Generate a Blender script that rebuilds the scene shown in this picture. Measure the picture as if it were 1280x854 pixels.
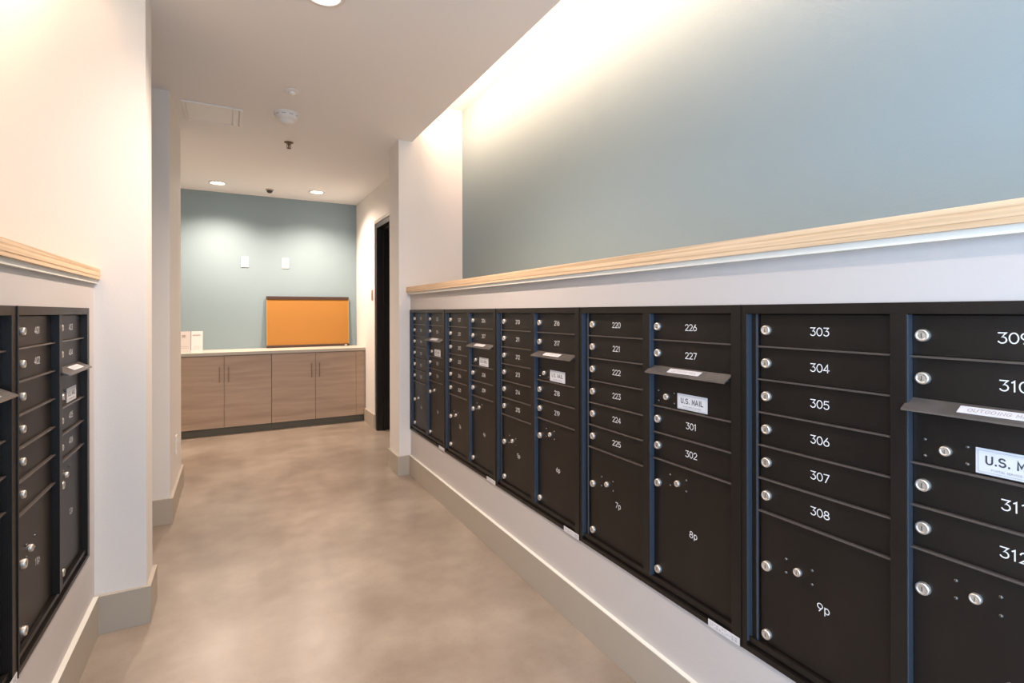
import bpy, bmesh, math, random
from mathutils import Vector, Matrix
random.seed(7)
for o in list(bpy.data.objects): bpy.data.objects.remove(o)
S = bpy.context.scene
C = S.collection
R = math.radians

# ------------------------------------------------------------------ camera
cam_d = bpy.data.cameras.new('camera'); cam = bpy.data.objects.new('camera', cam_d); C.objects.link(cam)
cam_d.sensor_width = 36; cam_d.lens = 638.6*36/1280; cam_d.shift_y = -37/1280; cam_d.clip_start = .02
cam.matrix_world = (Matrix.Translation((0, 0, 1.26)) @ Matrix.Rotation(R(-28.66), 4, 'Z')
                    @ Matrix.Rotation(R(90), 4, 'X') @ Matrix.Rotation(R(-.12), 4, 'Z'))
S.camera = cam
# ------------------------------------------------------------------ world, exposure
S.view_settings.view_transform = 'Standard'; S.view_settings.look = 'None'
S.view_settings.gamma = 1; S.view_settings.use_curve_mapping = False
S.view_settings.exposure = 1.0
W = bpy.data.worlds.new('world'); S.world = W; W.use_nodes = True
W.node_tree.nodes['Background'].inputs[0].default_value = (.62, .78, 1, 1)
W.node_tree.nodes['Background'].inputs[1].default_value = .8

# ------------------------------------------------------------------ lights
def area(name, loc, rot, sx, sy, power, col, spread=180):
    l = bpy.data.lights.new(name, 'AREA'); l.shape = 'RECTANGLE'; l.size = sx; l.size_y = sy
    l.energy = power; l.color = col; l.spread = R(spread)
    o = bpy.data.objects.new(name, l); C.objects.link(o); o.location = loc; o.rotation_euler = rot
    return o
def spot(name, loc, power, col, ang=110, blend=.6, size=.05):
    l = bpy.data.lights.new(name, 'SPOT'); l.energy = power; l.color = col
    l.spot_size = R(ang); l.spot_blend = blend; l.shadow_soft_size = size
    o = bpy.data.objects.new(name, l); C.objects.link(o); o.location = loc
    return o
WARM = (1, .64, .44)
area('rear_daylight_stand_in', (.35, -2.35, 1.45), (R(90), 0, 0), 2.2, 2.2, 24, (.56, .76, 1))  # stands in for daylight, just inside the added rear window
area('side_daylight_stand_in', (-.43, -1.0, 1.35), (0, R(-90), 0), 1.9, 2.1, 32, (.52, .72, 1))  # stands in for daylight from the left, inside the added side window
# linear lamps in the two coves, on the upright face of the dropped ceiling
area('cove_lamp_right', (1.262, .95, 2.76), (0, R(-90), 0), .05, 5.7, 29, WARM, 170)
area('cove_lamp_left', (-.522, 1.42, 2.76), (0, R(90), 0), .05, 2.1, 19, WARM, 170)
DL = [(-.134, 6.035), (.817, 5.985), (.337, 2.25), (.337, -.1)]  # the last one is an extra lamp, added out of view
DLP = [80, 80, 80, 22]
DLT = [-9, -9, 0, 0]      # the two lamps by the back wall are tipped slightly away from it
for (x, y), p, tl in zip(DL, DLP, DLT):
    spot('downlight_lamp', (x, y, 2.565), p, (1, .79, .655), 150, .95, .05).rotation_euler = (R(tl), 0, 0)

# ------------------------------------------------------------------ materials
def mat(name, col, rough=.6, metal=0, spec=.5, noise=None, bump=None, emit=None, coat=0):
    m = bpy.data.materials.new(name); m.use_nodes = True
    n = m.node_tree.nodes; L = m.node_tree.links; b = n['Principled BSDF']
    b.inputs['Base Color'].default_value = (*col, 1); b.inputs['Roughness'].default_value = rough
    b.inputs['Metallic'].default_value = metal; b.inputs['Specular IOR Level'].default_value = spec
    b.inputs['Coat Weight'].default_value = coat
    if noise:   # (scale xyz, amount, detail)
        tc = n.new('ShaderNodeTexCoord'); mp = n.new('ShaderNodeMapping'); nz = n.new('ShaderNodeTexNoise')
        mp.inputs['Scale'].default_value = noise[0]; nz.inputs['Scale'].default_value = 1; nz.inputs['Detail'].default_value = noise[2]
        L.new(tc.outputs['Object'], mp.inputs['Vector']); L.new(mp.outputs[0], nz.inputs['Vector'])
        cr = n.new('ShaderNodeValToRGB'); a = noise[1]
        cr.color_ramp.elements[0].position = .3; cr.color_ramp.elements[1].position = .7
        cr.color_ramp.elements[0].color = (*[c*(1-a) for c in col], 1); cr.color_ramp.elements[1].color = (*[min(1, c*(1+a)) for c in col], 1)
        L.new(nz.outputs['Fac'], cr.inputs[0]); L.new(cr.outputs[0], b.inputs['Base Color'])
    if bump:
        tc = n.new('ShaderNodeTexCoord'); nz = n.new('ShaderNodeTexNoise'); nz.inputs['Scale'].default_value = bump[0]; nz.inputs['Detail'].default_value = 3
        bp = n.new('ShaderNodeBump'); bp.inputs['Strength'].default_value = bump[1]; bp.inputs['Distance'].default_value = .002
        L.new(tc.outputs['Object'], nz.inputs['Vector']); L.new(nz.outputs['Fac'], bp.inputs['Height']); L.new(bp.outputs[0], b.inputs['Normal'])
    if emit:
        b.inputs['Emission Color'].default_value = (*emit[0], 1); b.inputs['Emission Strength'].default_value = emit[1]
    return m
M = {}
M['white'] = mat('white_paint', (.80, .765, .72), .7, bump=(160, .15))
M['greige'] = mat('greige_paint', (.58, .54, .51), .65, bump=(160, .15))
M['blue'] = mat('blue_grey_paint', (.275, .365, .395), .7, bump=(160, .15))
M['ceil'] = mat('ceiling_paint', (.86, .855, .85), .8, bump=(120, .12))
M['base'] = mat('taupe_baseboard_paint', (.45, .395, .32), .5)
M['cream'] = mat('cream_trim_and_highlight', (.78, .76, .68), .6)
M['bronze'] = mat('dark_bronze_metal_paint', (.0105, .0074, .0056), .40, spec=.42, noise=((9, 9, 3), .25, 4), bump=(420, .12))
M['bronze_rail'] = mat('dark_bronze_rail_metal', (.085, .07, .06), .32, spec=.7)
M['black'] = mat('black_gap', (.006, .006, .006), .6)
M['nickel'] = mat('nickel_lock_metal', (.80, .75, .68), .42, metal=.85)
M['tinted_jamb'] = mat('daylight_tinted_jamb_metal', (.080, .104, .140), .35, metal=.5)  # cool daylight on the jamb faces is put into this metal's colour
M['keyway'] = mat('lock_slot', (.10, .08, .06), .5)
M['screw'] = mat('dark_screw_metal', (.13, .12, .11), .25, metal=.8)
M['print'] = mat('white_print', (.80, .80, .80), .6)
M['plate'] = mat('silver_label_plate', (.70, .71, .73), .4)
M['ink'] = mat('dark_ink', (.05, .05, .06), .6)
M['faintink'] = mat('faint_ink', (.42, .38, .38), .6)
M['sticker'] = mat('white_sticker', (.72, .70, .70), .6)
M['plastic'] = mat('white_plastic', (.82, .80, .77), .45)
M['plastic2'] = mat('off_white_panel_paint', (.88, .86, .83), .5)
M['taupe_plastic'] = mat('taupe_plastic', (.36, .30, .22), .45)
M['dark_plastic'] = mat('dark_plastic', (.03, .03, .03), .3)
M['brass'] = mat('brown_sprinkler_metal', (.20, .13, .08), .4, metal=.7)
M['counter'] = mat('pale_countertop', (.56, .51, .42), .35)
M['toe'] = mat('dark_toe_kick', (.15, .14, .105), .6)
M['handle'] = mat('brushed_bronze_handle', (.30, .19, .11), .35, metal=.8)
M['cork'] = mat('orange_cork_panel', (.41, .18, .03), .8, noise=((260, 260, 260), .10, 2))
M['board_frame'] = mat('dark_brown_frame', (.06, .030, .018), .4)
M['board_side'] = mat('gold_edge_frame', (.45, .27, .07), .4)
M['paper'] = mat('white_paper', (.82, .76, .72), .6)
M['paper_mark'] = mat('grey_paper_print', (.50, .44, .38), .6)
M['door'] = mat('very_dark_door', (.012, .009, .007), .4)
M['casing'] = mat('grey_door_casing', (.46, .42, .37), .4)
M['lens'] = mat('lamp_lens', (.9, .9, .9), .5, emit=((1, .9, .76), 9))
M['glassy'] = mat('window_glass', (.8, .9, 1), .05)
M['glassy'].node_tree.nodes['Principled BSDF'].inputs['Transmission Weight'].default_value = 1

def concrete():
    m = bpy.data.materials.new('polished_concrete'); m.use_nodes = True
    n = m.node_tree.nodes; L = m.node_tree.links; b = n['Principled BSDF']
    tc = n.new('ShaderNodeTexCoord')
    def nz(scale, det, dist=0, rough=.55):
        t = n.new('ShaderNodeTexNoise'); t.inputs['Scale'].default_value = scale; t.inputs['Detail'].default_value = det
        t.inputs['Distortion'].default_value = dist; t.inputs['Roughness'].default_value = rough
        L.new(tc.outputs['Object'], t.inputs['Vector']); return t
    a = nz(1.7, 6, .1, .55); c = nz(6.5, 6, .1, .5); d = nz(70, 3)
    r1 = n.new('ShaderNodeValToRGB'); e = r1.color_ramp.elements
    e[0].position = .32; e[0].color = (.25, .198, .152, 1); e[1].position = .68; e[1].color = (.40, .335, .27, 1)
    L.new(a.outputs['Fac'], r1.inputs[0])
    r2 = n.new('ShaderNodeValToRGB'); e = r2.color_ramp.elements
    e[0].position = .35; e[0].color = (.89, .88, .87, 1); e[1].position = .68; e[1].color = (1.07, 1.07, 1.07, 1)
    L.new(c.outputs['Fac'], r2.inputs[0])
    mx = n.new('ShaderNodeMix'); mx.data_type = 'RGBA'; mx.blend_type = 'MULTIPLY'; mx.inputs[0].default_value = 1
    L.new(r1.outputs[0], mx.inputs[6]); L.new(r2.outputs[0], mx.inputs[7])
    r3 = n.new('ShaderNodeValToRGB'); e = r3.color_ramp.elements
    e[0].position = .28; e[0].color = (.85, .85, .85, 1); e[1].position = .42; e[1].color = (1, 1, 1, 1)
    L.new(d.outputs['Fac'], r3.inputs[0])
    m2 = n.new('ShaderNodeMix'); m2.data_type = 'RGBA'; m2.blend_type = 'MULTIPLY'; m2.inputs[0].default_value = .6
    L.new(mx.outputs[2], m2.inputs[6]); L.new(r3.outputs[0], m2.inputs[7]); L.new(m2.outputs[2], b.inputs['Base Color'])
    mr = n.new('ShaderNodeMapRange'); mr.inputs[3].default_value = .24; mr.inputs[4].default_value = .42
    L.new(c.outputs['Fac'], mr.inputs[0]); L.new(mr.outputs[0], b.inputs['Roughness'])
    b.inputs['Specular IOR Level'].default_value = .5
    return m
def wood(name, c0, c1, axis_scale, dark=.25, rough=.5, band=None):
    """grain stretched along one axis of the object"""
    m = bpy.data.materials.new(name); m.use_nodes = True
    n = m.node_tree.nodes; L = m.node_tree.links; b = n['Principled BSDF']; b.inputs['Roughness'].default_value = rough
    tc = n.new('ShaderNodeTexCoord'); mp = n.new('ShaderNodeMapping'); mp.inputs['Scale'].default_value = axis_scale
    L.new(tc.outputs['Object'], mp.inputs['Vector'])
    t = n.new('ShaderNodeTexNoise'); t.inputs['Scale'].default_value = 1; t.inputs['Detail'].default_value = 6; t.inputs['Distortion'].default_value = .4
    L.new(mp.outputs[0], t.inputs['Vector'])
    r = n.new('ShaderNodeValToRGB'); e = r.color_ramp.elements
    e[0].position = .34; e[0].color = (*c0, 1); e[1].position = .66; e[1].color = (*c1, 1)
    L.new(t.outputs['Fac'], r.inputs[0]); out = r.outputs[0]
    if band:
        mp2 = n.new('ShaderNodeMapping'); mp2.inputs['Scale'].default_value = band
        L.new(tc.outputs['Object'], mp2.inputs['Vector'])
        t2 = n.new('ShaderNodeTexNoise'); t2.inputs['Scale'].default_value = 1; t2.inputs['Detail'].default_value = 1
        L.new(mp2.outputs[0], t2.inputs['Vector'])
        r2 = n.new('ShaderNodeValToRGB'); e = r2.color_ramp.elements
        e[0].position = .38; e[0].color = (1-dark, 1-dark*1.1, 1-dark*1.2, 1); e[1].position = .52; e[1].color = (1, 1, 1, 1)
        L.new(t2.outputs['Fac'], r2.inputs[0])
        mx = n.new('ShaderNodeMix'); mx.data_type = 'RGBA'; mx.blend_type = 'MULTIPLY'; mx.inputs[0].default_value = 1
        L.new(out, mx.inputs[6]); L.new(r2.outputs[0], mx.inputs[7]); out = mx.outputs[2]
    L.new(out, b.inputs['Base Color'])
    return m
M['concrete'] = concrete()
M['ply'] = wood('pale_plywood', (.72, .50, .30), (.84, .62, .40), (60, 1.6, 110), .14, .5, (25, 1.1, 60))
M['ply_edge'] = wood('plywood_ply_layer', (.62, .41, .23), (.78, .55, .34), (60, 6, 200), .2, .55)
M['laminate'] = wood('horizontal_grain_laminate', (.48, .345, .245), (.56, .415, .30), (2.2, 5, 26), .12, .42, (.6, 2, 9))

# ------------------------------------------------------------------ mesh helpers
def box(bm, x0, x1, y0, y1, z0, z1, mi=0, bev=0):
    v = [bm.verts.new((x, y, z)) for x in (x0, x1) for y in (y0, y1) for z in (z0, z1)]
    fs = [bm.faces.new([v[i] for i in q]) for q in ((0, 1, 3, 2), (4, 6, 7, 5), (0, 4, 5, 1), (2, 3, 7, 6), (0, 2, 6, 4), (1, 5, 7, 3))]
    for f in fs: f.material_index = mi
    if bev:
        es = list({e for f in fs for e in f.edges})
        bmesh.ops.bevel(bm, geom=es, offset=bev, segments=2, affect='EDGES', profile=.6)
    return fs
def lathe(bm, prof, n=24, axis='z', c=(0, 0, 0), mi=0):
    """prof: list of (radius, height) ; axis z or -y (towards viewer of a wall)"""
    rings = []
    for r, h in prof:
        ring = []
        for k in range(n if r > 1e-6 else 1):
            a = 2*math.pi*k/n; x, y = r*math.cos(a), r*math.sin(a)
            p = (x, y, h) if axis == 'z' else (x, -h, y)
            ring.append(bm.verts.new((p[0]+c[0], p[1]+c[1], p[2]+c[2])))
        rings.append(ring)
    for a, b in zip(rings, rings[1:]):
        for k in range(n):
            q = [a[k % len(a)], a[(k+1) % len(a)], b[(k+1) % len(b)], b[k % len(b)]]
            q = list(dict.fromkeys(q))
            if len(q) > 2:
                f = bm.faces.new(q); f.material_index = mi; f.smooth = True
    return rings
def mesh(name, bm, mats):
    bmesh.ops.recalc_face_normals(bm, faces=bm.faces[:])
    me = bpy.data.meshes.new(name); bm.to_mesh(me); bm.free()
    for m in (mats if isinstance(mats, (list, tuple)) else [mats]): me.materials.append(m)
    return me
def obj(name, bm_or_me, mats=None, parent=None, loc=(0, 0, 0)):
    me = bm_or_me if isinstance(bm_or_me, bpy.types.Mesh) else mesh(name, bm_or_me, mats)
    o = bpy.data.objects.new(name, me); C.objects.link(o); o.location = loc
    if parent: o.parent = parent
    return o
def boxes(name, bs, m, parent=None, bev=0):
    bm = bmesh.new()
    for b in bs: box(bm, *b, bev=bev)
    return obj(name, bm, m, parent)
def tag(o, label, cat, group=None):
    o['label'] = label; o['category'] = cat
    if group: o['group'] = group
    return o
def thing(name, label, cat, loc, rz=0, group=None):
    o = bpy.data.objects.new(name, None); C.objects.link(o); o.location = loc; o.rotation_euler = (0, 0, rz)
    o.empty_display_size = .05
    return tag(o, label, cat, group)
def struct(name, bs, m, bev=0):
    o = boxes(name, bs, m, None, bev); o['kind'] = 'structure'; return o
def text_mesh(name, s, size, m, bold=.0):
    cu = bpy.data.curves.new(name, 'FONT'); cu.body = s; cu.size = size; cu.align_x = 'CENTER'; cu.align_y = 'CENTER'
    cu.extrude = .0002; cu.offset = bold; cu.resolution_u = 2
    t = bpy.data.objects.new(name, cu); C.objects.link(t)
    me = bpy.data.meshes.new_from_object(t); me.name = name
    bpy.data.objects.remove(t); bpy.data.curves.remove(cu)
    me.transform(Matrix.Rotation(R(90), 4, 'X'))         # upright, facing local -Y
    me.materials.clear(); me.materials.append(m)
    return me

# ------------------------------------------------------------------ the room shell
YP = 3.872; YB = 6.5; ZC = 2.59; ZH = 2.91; YN = -2.5
XW = 1.215; XBL = 1.654; XF = 1.35
XLW = -.478; YL = 2.542; XLB = -.91
struct('floor', [(-1.4, 2.75, YN, 6.7, -.05, 0)], M['concrete'])
struct('ceiling', [(-.490, 1.232, YN, YP+.02, ZC, ZH+.02), (-1.4, 2.75, YP+.02, 6.7, ZC, ZH+.02), (-1.4, -.49, YL+.12, YP+.02, ZC, ZH+.02)], M['ceil'])
struct('ceiling_cove_right', [(1.232, XBL+.1, YN, YP, ZH, ZH+.1)], M['white'])
struct('ceiling_cove_left', [(XLB-.1, -.49, .2, YL+.12, ZH, ZH+.1)], M['white'])
# right side: low wall round the mailboxes, blue wall above the ledge, end pier
MY0, MY1, MZ0, MZ1 = .19, 3.858, .356, 1.272
struct('wall_right_mailbox', [(XW, XBL, YN, YP, 0, MZ0), (XW, XBL, YN, YP, MZ1, 1.411), (XW, XBL, YN, MY0, MZ0, MZ1), (XW, XBL, MY1, YP, MZ0, MZ1),
                              (XBL-.02, XBL, MY0, MY1, MZ0, MZ1)], M['greige'])
struct('wall_right_blue', [(XBL, XBL+.1, YN, YP, 1.2, ZH)], M['blue'])
struct('pier_right', [(1.124, XBL+.1, YP, 4.14, 0, ZC), (1.232, XBL+.1, YP, YP+.02, ZC, ZH)], M['white'])
struct('wall_right_far', [(XF, XF+.13, 5.50, YB, 0, ZC), (XF, XF+.13, 4.14, 4.52, 0, ZC), (XF, XF+.13, 4.52, 5.50, 2.20, ZC)], M['white'])
struct('wall_back', [(-1.4, XF+.13, YB, YB+.1, 0, ZC)], M['blue'])
# small unlit room behind the open door
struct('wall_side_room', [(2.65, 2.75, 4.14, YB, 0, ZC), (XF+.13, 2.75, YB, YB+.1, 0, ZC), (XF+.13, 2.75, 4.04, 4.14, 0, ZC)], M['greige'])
# left side
LY1 = 2.441
struct('wall_left_mailbox', [(XLB, XLW, .3, YL, 0, MZ0), (XLB, XLW, .3, YL, MZ1, 1.392), (XLB, XLW, LY1-.006, YL, MZ0, MZ1), (XLB, XLW, .3, .975, MZ0, MZ1),
                             (XLB, XLB+.02, .975, LY1, MZ0, MZ1)], M['greige'])
struct('wall_left_blue', [(XLB-.1, XLB, .2, YL, 1.2, ZH)], M['blue'])
struct('wall_left_near', [(XLB, XLW, .2, .3, 0, ZC), (XLB, -.49, .2, .3, ZC, ZH), (XLW-.1, XLW, .0, .2, 0, ZC), (XLW-.1, XLW, YN, -2.0, 0, ZC),
                          (XLW-.1, XLW, -2.0, .0, 0, .35), (XLW-.1, XLW, -2.0, .0, 2.35, ZC)], M['white'])
wl = struct('added_window_2', [(XLW-.08, XLW-.02, -2.0, -1.95, .35, 2.35), (XLW-.08, XLW-.02, -.05, 0, .35, 2.35), (XLW-.08, XLW-.02, -1.025, -.975, .35, 2.35),
                         (XLW-.08, XLW-.02, -1.95, -.05, .35, .40), (XLW-.08, XLW-.02, -1.95, -.05, 2.30, 2.35)], M['board_frame'])  # unseen window, added to account for the daylight from the side
boxes('pane', [(XLW-.053, XLW-.047, -1.95, -1.025, .40, 2.30)], M['glassy'], wl)
boxes('pane', [(XLW-.053, XLW-.047, -.975, -.05, .40, 2.30)], M['glassy'], wl)
struct('pier_left', [(-1.3, -.310, YL, YL+.17, 0, ZC), (-1.3, -.49, YL, YL+.12, ZC, ZH)], M['white'])
struct('wall_left_far', [(-1.4, -.332, 3.667, 4.42, 0, ZC)], M['white'])
struct('wall_left_alcove', [(-1.4, -1.3, YL+.17, 3.667, 0, ZC), (-1.4, -1.3, 4.42, YB, 0, ZC)], M['white'])
# wall behind the camera with an unseen window added to account for the daylight
struct('wall_rear', [(-1.0, -.85, YN-.1, YN, 0, ZH), (1.55, 1.76, YN-.1, YN, 0, ZH), (-.85, 1.55, YN-.1, YN, 2.6, ZH), (-.85, 1.55, YN-.1, YN, 0, .25)], M['white'])
win = struct('added_window_1', [(-.85, -.80, YN-.08, YN-.02, .25, 2.6), (1.50, 1.55, YN-.08, YN-.02, .25, 2.6), (.325, .375, YN-.08, YN-.02, .25, 2.6),
                          (-.80, 1.50, YN-.08, YN-.02, 2.55, 2.6), (-.80, 1.50, YN-.08, YN-.02, .25, .30)], M['board_frame'])
boxes('pane', [(-.80, .325, YN-.053, YN-.047, .30, 2.55)], M['glassy'], win)
boxes('pane', [(.375, 1.50, YN-.053, YN-.047, .30, 2.55)], M['glassy'], win)

# baseboards, a slim bevel on the top edge
BH, BT = .150, .016
def baseboard(name, segs):
    o = struct(name, segs, M['base'], .0012); return o
baseboard('baseboard_right', [(XW-BT, XW, YN, YP, 0, BH)])
baseboard('baseboard_left', [(XLW, XLW+BT, YN, YL-BT, 0, BH)])
baseboard('baseboard_pier_right', [(1.124-BT, XW-BT, YP-BT, YP, 0, BH), (1.124-BT, 1.124, YP, 4.14+BT, 0, BH), (1.124, XF, 4.14, 4.14+BT, 0, BH)])
baseboard('baseboard_pier_left', [(XLW, -.310+BT, YL-BT, YL, 0, BH), (-.310, -.310+BT, YL, YL+.17+BT, 0, BH), (-1.3, -.310, YL+.17, YL+.17+BT, 0, BH)])
baseboard('baseboard_left_far', [(-1.3, -.332+BT, 3.667-BT, 3.667, 0, BH), (-.332, -.332+BT, 3.667, 4.42+BT, 0, BH), (-1.3, -.332, 4.42, 4.42+BT, 0, BH)])
def top_highlight(name, segs): return struct(name, segs, M['cream'])  # highlight on the baseboard tops, put in as a thin cream strip
top_highlight('baseboard_highlight_1', [(XW-BT-.0005, XW, YN, YP-BT, BH, BH+.0025)])
top_highlight('baseboard_highlight_2', [(XLW, XLW+BT+.0005, YN, YL-BT, BH, BH+.0025)])
baseboard('baseboard_right_far', [(XF-BT, XF, 5.565, 6.02, 0, BH), (XF-BT, XF, 4.16, 4.455, 0, BH)])

# ------------------------------------------------------------------ timber ledges
def ledge(name, label, x_front, x_back, y0, y1, ztop, s):
    t = thing(name, label, 'ledge', (x_front, (y0+y1)/2, ztop))
    h = (y1-y0)/2; d = abs(x_back-x_front)
    def bx(n, a0, a1, z0, z1, m, bev=0):
        xs = sorted((a0*s, a1*s)); boxes(n, [(xs[0], xs[1], -h, h, z0, z1)], m, t, bev)
    bx('board', .001, d, -.012, 0, M['ply'], .001)
    bx('board_layer', .0014, d, -.0165, -.012, M['ply_edge'])
    bx('board', .0005, d, -.030, -.0165, M['ply'], .001)
    bx('board_layer', .0018, d, -.033, -.030, M['ply_edge'])
    bx('board', .0015, d, -.042, -.033, M['ply'], .001)
    bx('trim_strip', .010, .036, -.058, -.042, M['cream'])
    return t
ledge('wall_ledge', 'long pale plywood ledge below the blue wall on the right', 1.179, XBL, YN, YP, 1.453, 1)
ledge('wall_ledge', 'short plywood ledge above the mailboxes on the left', -.456, XLB, .3, YL, 1.432, -1)

# ------------------------------------------------------------------ mailbox modules
# local frame: x to the viewer's right, y into the wall, z up; trim face at y = 0
UW = .736; ZB, ZT = .350, 1.278; Z0 = 1.254; U = .0866; RD = .020
COLS = [(.044, .360), (.390, .706)]
def rnd_lock(r, h):
    bm = bmesh.new()
    lathe(bm, [(r, 0), (r, h*.62), (r*.90, h*.95), (r*.66, h), (r*.62, h*.88), (r*.50, h*.90), (0, h*.94)], 20, 'y')
    box(bm, -r*.07, r*.07, -h*.98, -h*.7, -r*.36, r*.36, 1)
    return mesh('lock', bm, [M['nickel'], M['keyway']])
ME = {}
ME['lock'] = rnd_lock(.0128, .0095)
ME['master'] = rnd_lock(.0100, .008)
bm = bmesh.new(); lathe(bm, [(.0042, 0), (.0042, .0022), (.0026, .0042), (0, .005)], 12, 'y'); ME['screw'] = mesh('screw', bm, M['screw'])
def door_mesh(w, h):
    bm = bmesh.new(); g = .0018
    box(bm, g, w-g, 0, .018, g, h-g, 0, .0012)
    # folded return along the lower edge
    box(bm, g+.004, w-g-.004, -.0012, .0, g+.0012, g+.0035, 0)
    return mesh('door', bm, M['bronze'])
for k, n in (('door1', 1), ('door4', 4), ('door15', 1.5), ('door45', 4.5)): ME[k] = door_mesh(.316, U*n)
# trim frame
fb = []
fb += [(0, .018, 0, .030, ZB, ZT), (.36, .39, 0, .030, Z0-10*U, Z0), (.706, UW-.0006, 0, .030, ZB, ZT), (.018, .706, 0, .030, Z0, ZT)]
fb += [(.018, .044, .015, .030, Z0-10*U, Z0), (.018, .706, .007, .030, ZB+.024, Z0-10*U), (.018, .706, 0, .030, ZB, ZB+.014), (.018, .706, .014, .030, ZB+.014, ZB+.024)]
fb += [(.0002, .0022, -.003, 0, ZB, ZT)]
bm = bmesh.new()
for b in fb: box(bm, *b, bev=.0007)
ME['frame'] = mesh('frame', bm, M['bronze'])
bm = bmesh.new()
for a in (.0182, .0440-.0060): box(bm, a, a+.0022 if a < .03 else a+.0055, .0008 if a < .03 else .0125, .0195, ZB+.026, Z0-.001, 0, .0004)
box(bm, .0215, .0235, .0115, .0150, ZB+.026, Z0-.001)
ME['tinted_jamb'] = mesh('daylight_tinted_jamb', bm, M['tinted_jamb'])
bm = bmesh.new(); box(bm, .3902, .3924, .0008, .0195, Z0-10*U, Z0-.001, 0, .0004); ME['tinted_jamb2'] = mesh('daylight_tinted_jamb', bm, M['tinted_jamb'])
bm = bmesh.new(); box(bm, .006, UW-.006, .034, .36, ZB+.012, ZT-.008); ME['body'] = mesh('cabinet_body', bm, M['black'])
bm = bmesh.new(); box(bm, 0, .316, .0125, .030, -.0014, .0014, 0, .0005); box(bm, 0, .316, .010, .0125, -.0022, .0022, 0, .0005); ME['rail'] = mesh('shelf_rail', bm, M['bronze_rail'])
def arc(cx, cy, rx, ry, a0, a1, n=12):
    return [(cx+rx*math.cos(R(a0+(a1-a0)*i/n)), cy+ry*math.sin(R(a0+(a1-a0)*i/n))) for i in range(n+1)]
GL = {  # engraved round-stroke characters in a cell .68 wide and 1 high
    '0': [arc(.34, .5, .32, .48, 90, 450, 24)],
    '1': [[(.18, .84), (.36, .98), (.36, .02)]],
    '2': [arc(.34, .70, .29, .28, 165, -38, 14)+[(.04, .02), (.66, .02)]],
    '3': [[(.06, .98), (.62, .98), (.32, .60)]+arc(.33, .32, .31, .30, 85, -150, 16)],
    '4': [[(.50, .02), (.50, .98), (.03, .27), (.68, .27)]],
    '5': [[(.60, .98), (.13, .98), (.08, .55)]+arc(.33, .33, .31, .31, 125, -150, 16)],
    '6': [[(.46, .98), (.08, .46)], arc(.34, .32, .31, .30, 90, 450, 20)],
    '7': [[(.04, .98), (.64, .98), (.22, .02)]],
    '8': [arc(.34, .75, .25, .23, 90, 450, 18), arc(.34, .27, .31, .25, 90, 450, 18)],
    '9': [[(.22, .02), (.60, .54)], arc(.34, .68, .31, .30, 90, 450, 20)],
    'P': [[(.10, .02), (.10, .98), (.36, .98)]+arc(.36, .73, .26, .25, 90, -90, 10)+[(.10, .48)]],
    'U': [[(.06, .98), (.06, .30)]+arc(.34, .30, .28, .28, 180, 360, 12)+[(.62, .98)]],
    'S': [arc(.34, .74, .27, .24, 30, 250, 14)+arc(.34, .27, .29, .25, 80, -150, 14)],
    '.': [[(.12, .02), (.12, .10)]],
    'M': [[(.04, .02), (.04, .98), (.34, .30), (.64, .98), (.64, .02)]],
    'A': [[(.02, .02), (.34, .98), (.66, .02)], [(.16, .34), (.52, .34)]],
    'I': [[(.20, .02), (.20, .98)]],
    'L': [[(.10, .98), (.10, .02), (.58, .02)]],
    'O': [arc(.34, .5, .33, .48, 90, 450, 20)],
    'T': [[(.02, .98), (.66, .98)], [(.34, .98), (.34, .02)]],
    'G': [arc(.36, .5, .33, .48, 40, 320, 18)+[(.64, .45), (.38, .45)]],
    'N': [[(.06, .02), (.06, .98), (.62, .02), (.62, .98)]],
    ' ': [],
    'p': [[(.10, -.25), (.10, .72)], arc(.36, .38, .27, .34, 90, 450, 18)],
}
def glyphs(s, h, w, adv, m):
    bm = bmesh.new(); wd = [adv*{'1': .72, 'I': .55, '.': .45, ' ': .6}.get(c, 1) for c in s]; x0 = -sum(wd)*h/2 + (adv-.68)*h/2
    for i, ch in enumerate(s):
        cx = sum(wd[:i]) - (.10 if ch == '1' else 0)
        for k, pl in enumerate(GL[ch]):
            closed = math.dist(pl[0], pl[-1]) < 1e-6
            P = [Vector((x0+(cx+px)*h, (py-.5)*h)) for px, py in pl]
            if closed: P = P[:-1]
            n = len(P); L, Rr = [], []
            for j in range(n):
                a = P[j-1] if (j > 0 or closed) else P[j]; b = P[(j+1) % n] if (j < n-1 or closed) else P[j]
                d1 = (P[j]-a).normalized() if (P[j]-a).length else (b-P[j]).normalized()
                d2 = (b-P[j]).normalized() if (b-P[j]).length else d1
                t = (d1+d2); t = t.normalized() if t.length > 1e-6 else d1
                nn = Vector((-t.y, t.x)); c = max(.45, t.dot(d1)); q = nn*(w/2/c)
                ext = Vector((0, 0))
                if not closed and j == 0: ext = -d2*w*.4
                if not closed and j == n-1: ext = d1*w*.4
                y = -.0002*k
                L.append(bm.verts.new((P[j].x+q.x+ext.x, y, P[j].y+q.y+ext.y))); Rr.append(bm.verts.new((P[j].x-q.x+ext.x, y, P[j].y-q.y+ext.y)))
            for j in range(n if closed else n-1):
                bm.faces.new((L[j], L[(j+1) % n], Rr[(j+1) % n], Rr[j]))
    me = mesh('number', bm, m)
    return me
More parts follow.
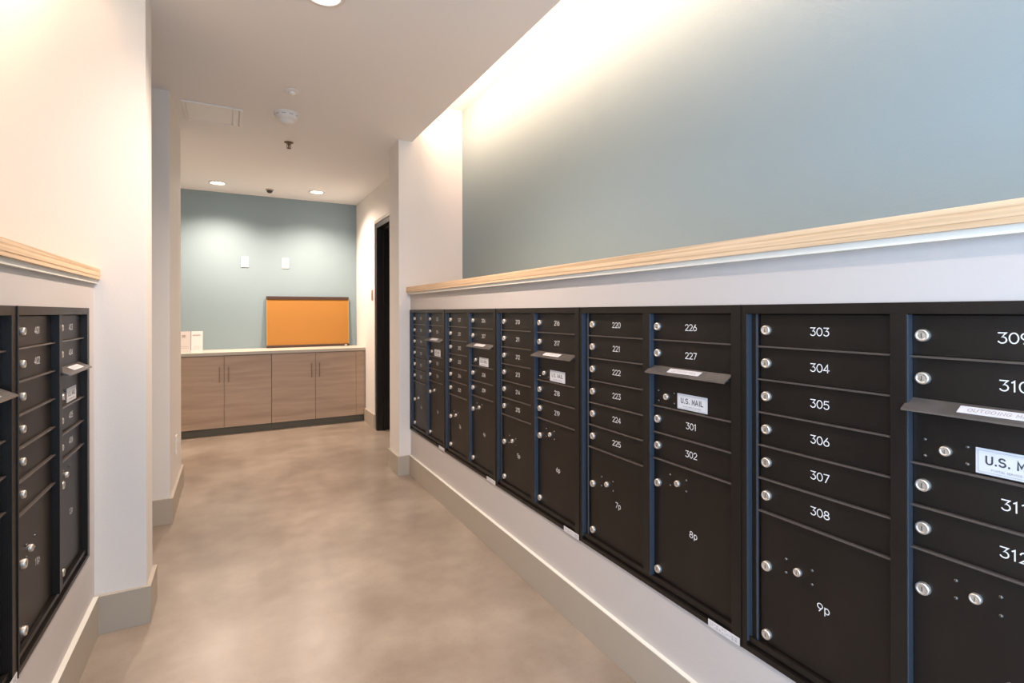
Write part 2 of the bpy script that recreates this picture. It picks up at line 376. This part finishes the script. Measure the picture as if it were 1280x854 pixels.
# hood over the outgoing mail slot : sloping plate, turned down lip, end gussets
bm = bmesh.new(); hw = .311
pr = [(.020, .002), (-.017, -.0175), (-.018, -.0215), (-.0155, -.0215), (-.0150, -.0195), (.020, -.0015)]
for xa, xb in ((-.003, hw-.003),):
    A = [bm.verts.new((xa, y, z)) for y, z in pr]; B = [bm.verts.new((xb, y, z)) for y, z in pr]
    for i in range(len(pr)): bm.faces.new((A[i], A[(i+1) % 6], B[(i+1) % 6], B[i]))
    bm.faces.new(A); bm.faces.new(B[::-1])
for xa in (.010, hw-.018):
    q = [(.020, -.002), (-.0135, -.0195), (.020, -.0195)]
    A = [bm.verts.new((xa, y, z)) for y, z in q]; B = [bm.verts.new((xa+.002, y, z)) for y, z in q]
    for i in range(3): bm.faces.new((A[i], A[(i+1) % 3], B[(i+1) % 3], B[i]))
    bm.faces.new(A); bm.faces.new(B)
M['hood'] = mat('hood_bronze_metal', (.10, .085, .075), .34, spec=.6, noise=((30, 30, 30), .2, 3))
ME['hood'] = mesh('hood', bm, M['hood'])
ang = math.atan2(.0195, .037)
bm = bmesh.new(); box(bm, -.062, .062, -.0110, .0110, 0, .0006); me = mesh('hood_label', bm, M['sticker'])
ME['hood_label'] = me
tm = glyphs('OUTGOING MAIL', .0095, .0015, .88, M['faintink'])
tm.transform(Matrix.Rotation(R(-90), 4, 'X')); ME['hood_text'] = tm     # lying flat, facing up
bm = bmesh.new(); box(bm, -.058, .058, -.0015, 0, -.024, .024, 0, .001); ME['plate'] = mesh('mail_plate', bm, M['plate'])
bm = bmesh.new()
for s in ((-.054, .054, .0196, .0202), (-.054, .054, -.0202, -.0196), (-.0543, -.0537, -.02, .02), (.0537, .0543, -.02, .02)):
    box(bm, s[0], s[1], -.0019, -.0014, s[2], s[3])
ME['plate_border'] = mesh('plate_border', bm, M['faintink'])
ME['plate_text'] = glyphs('U.S. MAIL', .0150, .0028, .84, M['ink'])
ME['plate_small'] = text_mesh('plate_small_print', 'POSTAL SERVICE USE ONLY', .0058, M['faintink'])
bm = bmesh.new(); box(bm, 0, .105, -.0008, 0, 0, .021); ME['foot_label'] = mesh('bottom_label', bm, M['sticker'])
bm = bmesh.new(); rr = random.Random(3)
x = .006
while x < .097:
    w = rr.uniform(.003, .009)
    for zz in (.0135, .0085, .0045):
        if rr.random() < .75: box(bm, x, x+w*.8, -.0012, -.0007, zz, zz+.0022)
    x += w+.002
ME['foot_print'] = mesh('bottom_label_print', bm, M['faintink'])
NUM = {}
def number(s):
    if s not in NUM: NUM[s] = glyphs(s, .0193, .0022, .82, M['print'])
    return NUM[s]
def part(n, me, parent, loc): return obj(n, me, None, parent, loc)
def door(t, n, me, c, top, units, lockdx, s, ndx=.158):
    x0, x1 = COLS[c]; z = Z0-(top+units)*U
    d = part(n, me, t, (x0, RD, z))
    h = units*U
    lk = part('lock', ME['lock'], d, (lockdx, 0, h-.0433))
    if lockdx > .05: lk.scale = (.78, .8, .85)
    if s: part('number', number(s), d, (ndx, -.0006, h/2))
    return d
def module(x, y, rz, label, left, right, parcels, foot=True, LD=.021, ndx=.158, sh=0):
    t = thing('mailbox_unit', label, 'mailboxes', (x, y, 0), rz, 'recessed mailbox units')
    part('frame', ME['frame'], t, (0, 0, 0)); part('cabinet_body', ME['body'], t, (0, 0, 0))
    part('daylight_tinted_jamb', ME['tinted_jamb'], t, (0, 0, 0)); part('daylight_tinted_jamb', ME['tinted_jamb2'], t, (0, 0, 0))
    for i in range(6): door(t, 'mailbox_door', ME['door1'], 0, i, 1, LD, left[i], ndx)
    for top, s in zip((0, 1, 3.5, 4.5), right): door(t, 'mailbox_door', ME['door1'], 1, top, 1, LD, s, ndx)
    for c, tops in ((0, (1, 2, 3, 4, 5, 6)), (1, (1, 3.5, 4.5, 5.5))):
        for k in tops: part('shelf_rail', ME['rail'], t, (COLS[c][0], 0, Z0-k*U))
    # parcel lockers
    for c, top, units, key, s in ((0, 6, 4, 'door4', parcels[0]), (1, 5.5, 4.5, 'door45', parcels[1])):
        h = units*U
        d = part('parcel_door', ME[key], t, (COLS[c][0], RD, Z0-(top+units)*U))
        zl = .205 if c == 0 else .310
        part('lock', ME['lock'], d, (LD, 0, zl)); part('lock', ME['lock'], d, (LD, 0, .026))
        part('master_lock', ME['master'], d, (.104+sh*.6, 0, zl+.020))
        for dx, dz in ((-.030, .022), (-.030, -.012), (.036, .022), (.036, -.012)):
            part('screw', ME['screw'], d, (.104+sh*.6+dx, 0, zl+.018+dz))
        if s: part('number', number(s), d, (.166+sh*.6, -.0006, zl-.040 if c == 0 else .190))
    # outgoing mail panel
    d = part('outgoing_mail_panel', ME['door15'], t, (COLS[1][0], RD, Z0-3.5*U))
    top = 1.5*U
    part('hood', ME['hood'], d, (0, -.020, top)).scale.x = 1 - sh*1.5
    for nm, k, dz in (('hood_label', 'hood_label', .0008), ('hood_lettering', 'hood_text', .0016)):
        o = part(nm, ME[k], d, (.147+sh*.5, -.0190, top-.0078+dz)); o.rotation_euler = (ang, 0, 0)
    part('mail_plate', ME['plate'], d, (.162+sh, 0, .029)); part('plate_border', ME['plate_border'], d, (.162+sh, 0, .029))
    part('plate_lettering', ME['plate_text'], d, (.162+sh, -.0018, .032)); part('plate_small_print', ME['plate_small'], d, (.162+sh, -.0018, .0145))
    part('master_lock', ME['master'], d, (.058+sh*.6, 0, .034))
    for dx, dz in ((.024, .050), (.024, .017), (.092, .050), (.092, .017)): part('screw', ME['screw'], d, (dx+sh*.6, 0, dz))
    if foot:
        f = part('bottom_label', ME['foot_label'], t, (.628, -.0002, ZB-.001))
        part('bottom_label_print', ME['foot_print'], f, (0, 0, 0))
    return t
XT = 1.209
def seq(a, n): return [str(a+i) for i in range(n)]
RM = [  # far to near
    ('dark bronze mailbox unit on the right wall, farthest, against the white pier', seq(117, 6), seq(123, 4), ('1p', '2p')),
    ('dark bronze mailbox unit on the right wall, second from the white pier', ['127']+seq(201, 5), seq(206, 4), ('3p', '4p')),
    ('dark bronze mailbox unit numbered 210 to 219, third from the white pier', seq(210, 6), seq(216, 4), ('5p', '6p')),
    ('dark bronze mailbox unit numbered 220 to 302, left of the nearest unit', seq(220, 6), ['226', '227', '301', '302'], ('7p', '8p')),
    ('large nearest mailbox unit on the right wall with numbers 303 to 312', seq(303, 6), seq(309, 4), ('9p', '10p')),
]
for i, (lab, a, b, p) in enumerate(RM):
    module(XT, .920+.736*(4-i), R(-90), lab, a, b, p)
module(-.472, 1.705, R(90), 'mailbox unit on the left wall beside the white pier, shown whole', ['401', '402', '', '', '', ''], ['403', '404', '405', '406'], ('11p', '12p'), False, .066, .186, .03)
module(-.472, .969, R(90), 'nearest mailbox unit on the left wall, cut by the photo edge', seq(391, 6), seq(397, 4), ('13p', '14p'), True, .066, .186, .03)

# ------------------------------------------------------------------ low cabinets along the back wall
CY = 6.026
def cabinet(label, x0, x1, filler=0, group='base cabinets along the back wall'):
    t = thing('base_cabinet', label, 'cabinet', ((x0+x1)/2, CY, 0), 0, group)
    w = (x1-x0)/2
    boxes('carcass', [(-w+.001, w+filler-.001, .022, .46, .075, .818)], M['laminate'], t)
    boxes('toe_kick', [(-w+.001, w+filler-.001, .05, .46, 0, .075)], M['toe'], t)
    for s in (-1, 1):
        a, b = (-w, 0) if s < 0 else (0, w)
        d = boxes('door', [(a+.0018, b-.0018, 0, .020, .078, .812)], M['laminate'], t, .001)
        bm = bmesh.new(); hx = s*.041
        box(bm, hx-.005, hx+.005, -.030, -.020, .545, .705, 0, .002)
        box(bm, hx-.004, hx+.004, -.021, .001, .565, .573); box(bm, hx-.004, hx+.004, -.021, .001, .677, .685)
        obj('handle', bm, M['handle'], d)
    if filler: boxes('filler_panel', [(w+.001, w+filler-.001, .002, .020, .078, .812)], M['laminate'], t, .001)
    return t
cabinet('low wood-grain two-door cabinet on the left, beneath the white papers', -.521, .3625)
cabinet('low wood-grain two-door cabinet on the right, beneath the orange board', .3635, 1.245, .100)
ct = boxes('countertop', [(-1.29, 1.348, CY-.018, YB-.001, .820, .852)], M['counter'], None, .002)
tag(ct, 'thin pale countertop on the low cabinets at the corridor end', 'countertop')
cabinet('low wood-grain cabinet behind the left wall corner, mostly hidden', -1.288, -.523)

# orange board leaning on the back wall
t = thing('pin_board', 'orange pin board with dark brown rails standing on the countertop', 'board', (.793, 6.435, .853))
bw, bh = .456, .594
boxes('panel', [(-bw+.008, bw-.008, 0, .014, .020, bh-.030)], M['cork'], t)
boxes('top_rail', [(-bw, bw, -.008, .016, bh-.034, bh)], M['board_frame'], t, .002)
boxes('bottom_rail', [(-bw, bw, -.010, .016, 0, .027)], M['board_frame'], t, .002)
boxes('side_rail', [(-bw, -bw+.010, -.004, .016, .022, bh-.026)], M['board_side'], t, .001)
boxes('side_rail', [(bw-.010, bw, -.004, .016, .022, bh-.026)], M['board_side'], t, .001)
boxes('corner_clip', [(bw-.055, bw-.030, -.012, -.010, .004, .018)], M['nickel'], t)
t.rotation_euler = (R(-4), 0, 0)

# folded paper display on the counter
t = thing('paper_display', 'two small white printed sheets standing on the left of the countertop', 'papers', (-.375, 6.12, .8525))
def sheet(x0, x1, a):
    bm = bmesh.new(); v = []
    for z, y in ((0, 0), (.215, .045)):
        for x in (x0, x1):
            v.append((x, y + (abs(x)*a), z))
    q = [bm.verts.new(p) for p in v]; q2 = [bm.verts.new((p[0], p[1]+.003, p[2])) for p in v]
    bm.faces.new((q[0], q[1], q[3], q[2])); bm.faces.new((q2[0], q2[1], q2[3], q2[2]))
    for i, j in ((0, 1), (1, 3), (3, 2), (2, 0)): bm.faces.new((q[i], q[j], q2[j], q2[i]))
    return obj('sheet', bm, M['paper'], t)
def marks(sh, x0, x1, a, rows):
    for (za, zb, fa, fb_) in rows:
        bm = bmesh.new()
        xa, xb = x0+(x1-x0)*fa, x0+(x1-x0)*fb_
        p = [(xx, z/.215*.045 + abs(xx)*a - .0012, z) for z in (za, zb) for xx in (xa, xb)]
        q = [bm.verts.new(k) for k in p]; bm.faces.new((q[0], q[1], q[3], q[2]))
        obj('print_block', bm, M['paper_mark'], sh)
s1 = sheet(-.102, -.004, .25); marks(s1, -.102, -.004, .25, [(.155, .180, .25, .55), (.045, .048, .15, .85), (.060, .063, .15, .85)])
s2 = sheet(.004, .102, .25); marks(s2, .004, .102, .25, [(.168, .182, .10, .80), (.045, .048, .15, .85), (.060, .063, .15, .7), (.030, .033, .15, .7)])
boxes('backing', [(-.100, .100, .072, .10, 0, .006)], M['paper'], t)

# ------------------------------------------------------------------ plates
def plate(name, label, cat, loc, rz, m, kind):
    t = thing(name, label, cat, loc, rz)
    boxes('cover', [(-.036, .036, -.007, -.0005, -.058, .058)], m, t, .002)
    if kind == 'blank':
        pass
    elif kind == 'rocker':
        boxes('rocker', [(-.016, .016, -.011, -.006, -.032, .032)], m, t, .001)
    elif kind == 'data':
        bm = bmesh.new(); box(bm, -.009, .009, -.009, -.006, -.008, .010); box(bm, -.003, .003, -.0092, -.006, .010, .020); obj('jack', bm, M['faintink'], t)
    else:
        for z in (-.020, .020):
            boxes('receptacle', [(-.016, .016, -.009, -.006, z-.014, z+.014)], m, t, .002)
    for z in ((-.046, .046) if kind != 'outlet' else (0,)):
        bm = bmesh.new(); lathe(bm, [(.003, 0), (.003, .001), (0, .0015)], 8, 'y', (0, -.007, z)); obj('screw', bm, M['faintink'], t)
    return t
plate('wall_plate', 'white blank plate on the back wall, the left one of two', 'wall plate', (.120, YB, 1.829), 0, M['plastic'], 'blank')
plate('wall_plate', 'white plate with a small jack on the back wall, above the orange board', 'wall plate', (.540, YB, 1.832), 0, M['plastic'], 'data')
plate('light_switch', 'taupe light switch beside the dark doorway', 'switch', (XF, 5.675, 1.448), R(-90), M['taupe_plastic'], 'rocker')
plate('power_outlet', 'small white outlet low on the left far wall', 'outlet', (-.332, 4.02, .392), R(90), M['plastic'], 'outlet')

# ------------------------------------------------------------------ doorway with door standing open
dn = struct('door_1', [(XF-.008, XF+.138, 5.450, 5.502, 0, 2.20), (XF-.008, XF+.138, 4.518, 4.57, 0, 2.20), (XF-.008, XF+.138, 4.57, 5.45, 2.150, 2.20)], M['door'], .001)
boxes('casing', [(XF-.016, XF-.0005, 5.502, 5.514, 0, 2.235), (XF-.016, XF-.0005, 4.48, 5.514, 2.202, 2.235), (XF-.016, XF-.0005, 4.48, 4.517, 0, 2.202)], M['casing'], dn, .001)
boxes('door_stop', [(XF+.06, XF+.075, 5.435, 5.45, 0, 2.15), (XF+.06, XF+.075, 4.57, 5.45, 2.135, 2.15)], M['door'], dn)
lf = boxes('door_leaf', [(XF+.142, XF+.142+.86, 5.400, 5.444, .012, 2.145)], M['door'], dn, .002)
bm = bmesh.new(); lathe(bm, [(.026, 0), (.026, .008), (.010, .010), (.010, .045), (.016, .048), (.016, .06), (0, .062)], 16, 'y', (XF+.142+.79, 5.40, 1.0))
obj('door_handle', bm, M['nickel'], lf)

# ------------------------------------------------------------------ ceiling fittings
def downlight(x, y, label):
    t = thing('downlight', label, 'ceiling light', (x, y, ZC), 0, 'recessed downlights')
    bm = bmesh.new(); lathe(bm, [(.086, 0), (.084, -.006), (.068, -.009), (.062, -.003), (.062, -.0008)], 40); obj('trim_ring', bm, M['plastic'], t)
    bm = bmesh.new(); lathe(bm, [(0, -.002), (.063, -.002)], 40); obj('lens', bm, M['lens'], t)
downlight(*DL[0], 'round lit downlight near the back wall, left of the two')
downlight(*DL[1], 'round lit downlight near the back wall, right of the two')
downlight(*DL[2], 'round lit downlight cut off by the top edge of the photo')
downlight(*DL[3], 'round downlight above the camera, added and unseen')

t = thing('smoke_detector', 'white domed smoke detector on the ceiling', 'smoke detector', (.318, 3.72, ZC))
bm = bmesh.new(); lathe(bm, [(.080, 0), (.080, -.010), (.074, -.014)], 40); obj('base_ring', bm, M['plastic'], t)
bm = bmesh.new(); lathe(bm, [(.073, -.013), (.071, -.030), (.060, -.044), (.046, -.048)], 40); obj('housing', bm, M['plastic'], t)
bm = bmesh.new(); lathe(bm, [(.046, -.048), (.040, -.064), (.026, -.074), (0, -.077)], 32); obj('sensor_cap', bm, M['plastic'], t)
bm = bmesh.new()
for k in range(10):
    a = 2*math.pi*k/10; c, s = math.cos(a), math.sin(a)
    p = [(.0735, -.1, -.018), (.0735, .1, -.018), (.071, .1, -.024), (.071, -.1, -.024)]
    q = [bm.verts.new(((r+.0008)*math.cos(a+w*1.6), (r+.0008)*math.sin(a+w*1.6), z)) for r, w, z in p]; bm.faces.new(q)
obj('vent_slots', bm, M['faintink'], t)

t = thing('ceiling_sensor', 'small flat white disc on the ceiling in front of the smoke detector', 'sensor', (.314, 3.33, ZC))
bm = bmesh.new(); lathe(bm, [(.046, 0), (.045, -.004), (.036, -.006), (0, -.006)], 32); obj('plate', bm, M['plastic'], t)
bm = bmesh.new(); lathe(bm, [(.020, -.005), (.019, -.016), (.012, -.022), (0, -.023)], 24); obj('lens_cap', bm, M['plastic'], t)

t = thing('sprinkler_head', 'small brown fire sprinkler hanging from the ceiling', 'sprinkler', (.387, 4.34, ZC))
bm = bmesh.new(); lathe(bm, [(.034, 0), (.033, -.005), (.016, -.008), (0, -.008)], 24); obj('cover_ring', bm, M['brass'], t)
bm = bmesh.new(); lathe(bm, [(.009, -.006), (.009, -.022), (.005, -.024), (.005, -.044), (0, -.044)], 12); obj('stem', bm, M['brass'], t)
bm = bmesh.new()
for s in (-1, 1): box(bm, s*.013-.002, s*.013+.002, -.002, .002, -.045, -.012)
box(bm, -.015, .015, -.002, .002, -.047, -.044); obj('yoke', bm, M['brass'], t)
bm = bmesh.new(); lathe(bm, [(.016, -.047), (.016, -.049), (0, -.050)], 16); obj('deflector', bm, M['brass'], t)

t = thing('dome_camera', 'small dark dome camera on the ceiling by the back wall', 'camera', (.352, 6.10, ZC))
bm = bmesh.new(); lathe(bm, [(.040, 0), (.040, -.010), (.032, -.014)], 24); obj('mount', bm, M['casing'], t)
bm = bmesh.new(); lathe(bm, [(.031, -.013), (.029, -.026), (.019, -.038), (0, -.043)], 24); obj('dome', bm, M['dark_plastic'], t)

t = thing('access_panel', 'long white access panel set in the ceiling at left', 'ceiling panel', (-.110, 3.955, ZC), R(-9*0))
hx, hy = .170, .175
bm = bmesh.new()
for b in ((-hx, hx, -hy, -hy+.018), (-hx, hx, hy-.018, hy), (-hx, -hx+.018, -hy+.018, hy-.018), (hx-.018, hx, -hy+.018, hy-.018)): box(bm, *b, -.010, 0, 0, .002)
obj('frame', bm, M['plastic2'], t)
boxes('panel', [(-hx+.021, hx-.065, -hy+.021, hy-.021, -.006, 0)], M['plastic2'], t, .001)
boxes('latch_strip', [(hx-.055, hx-.024, -hy+.021, hy-.021, -.008, 0)], M['plastic2'], t, .001)
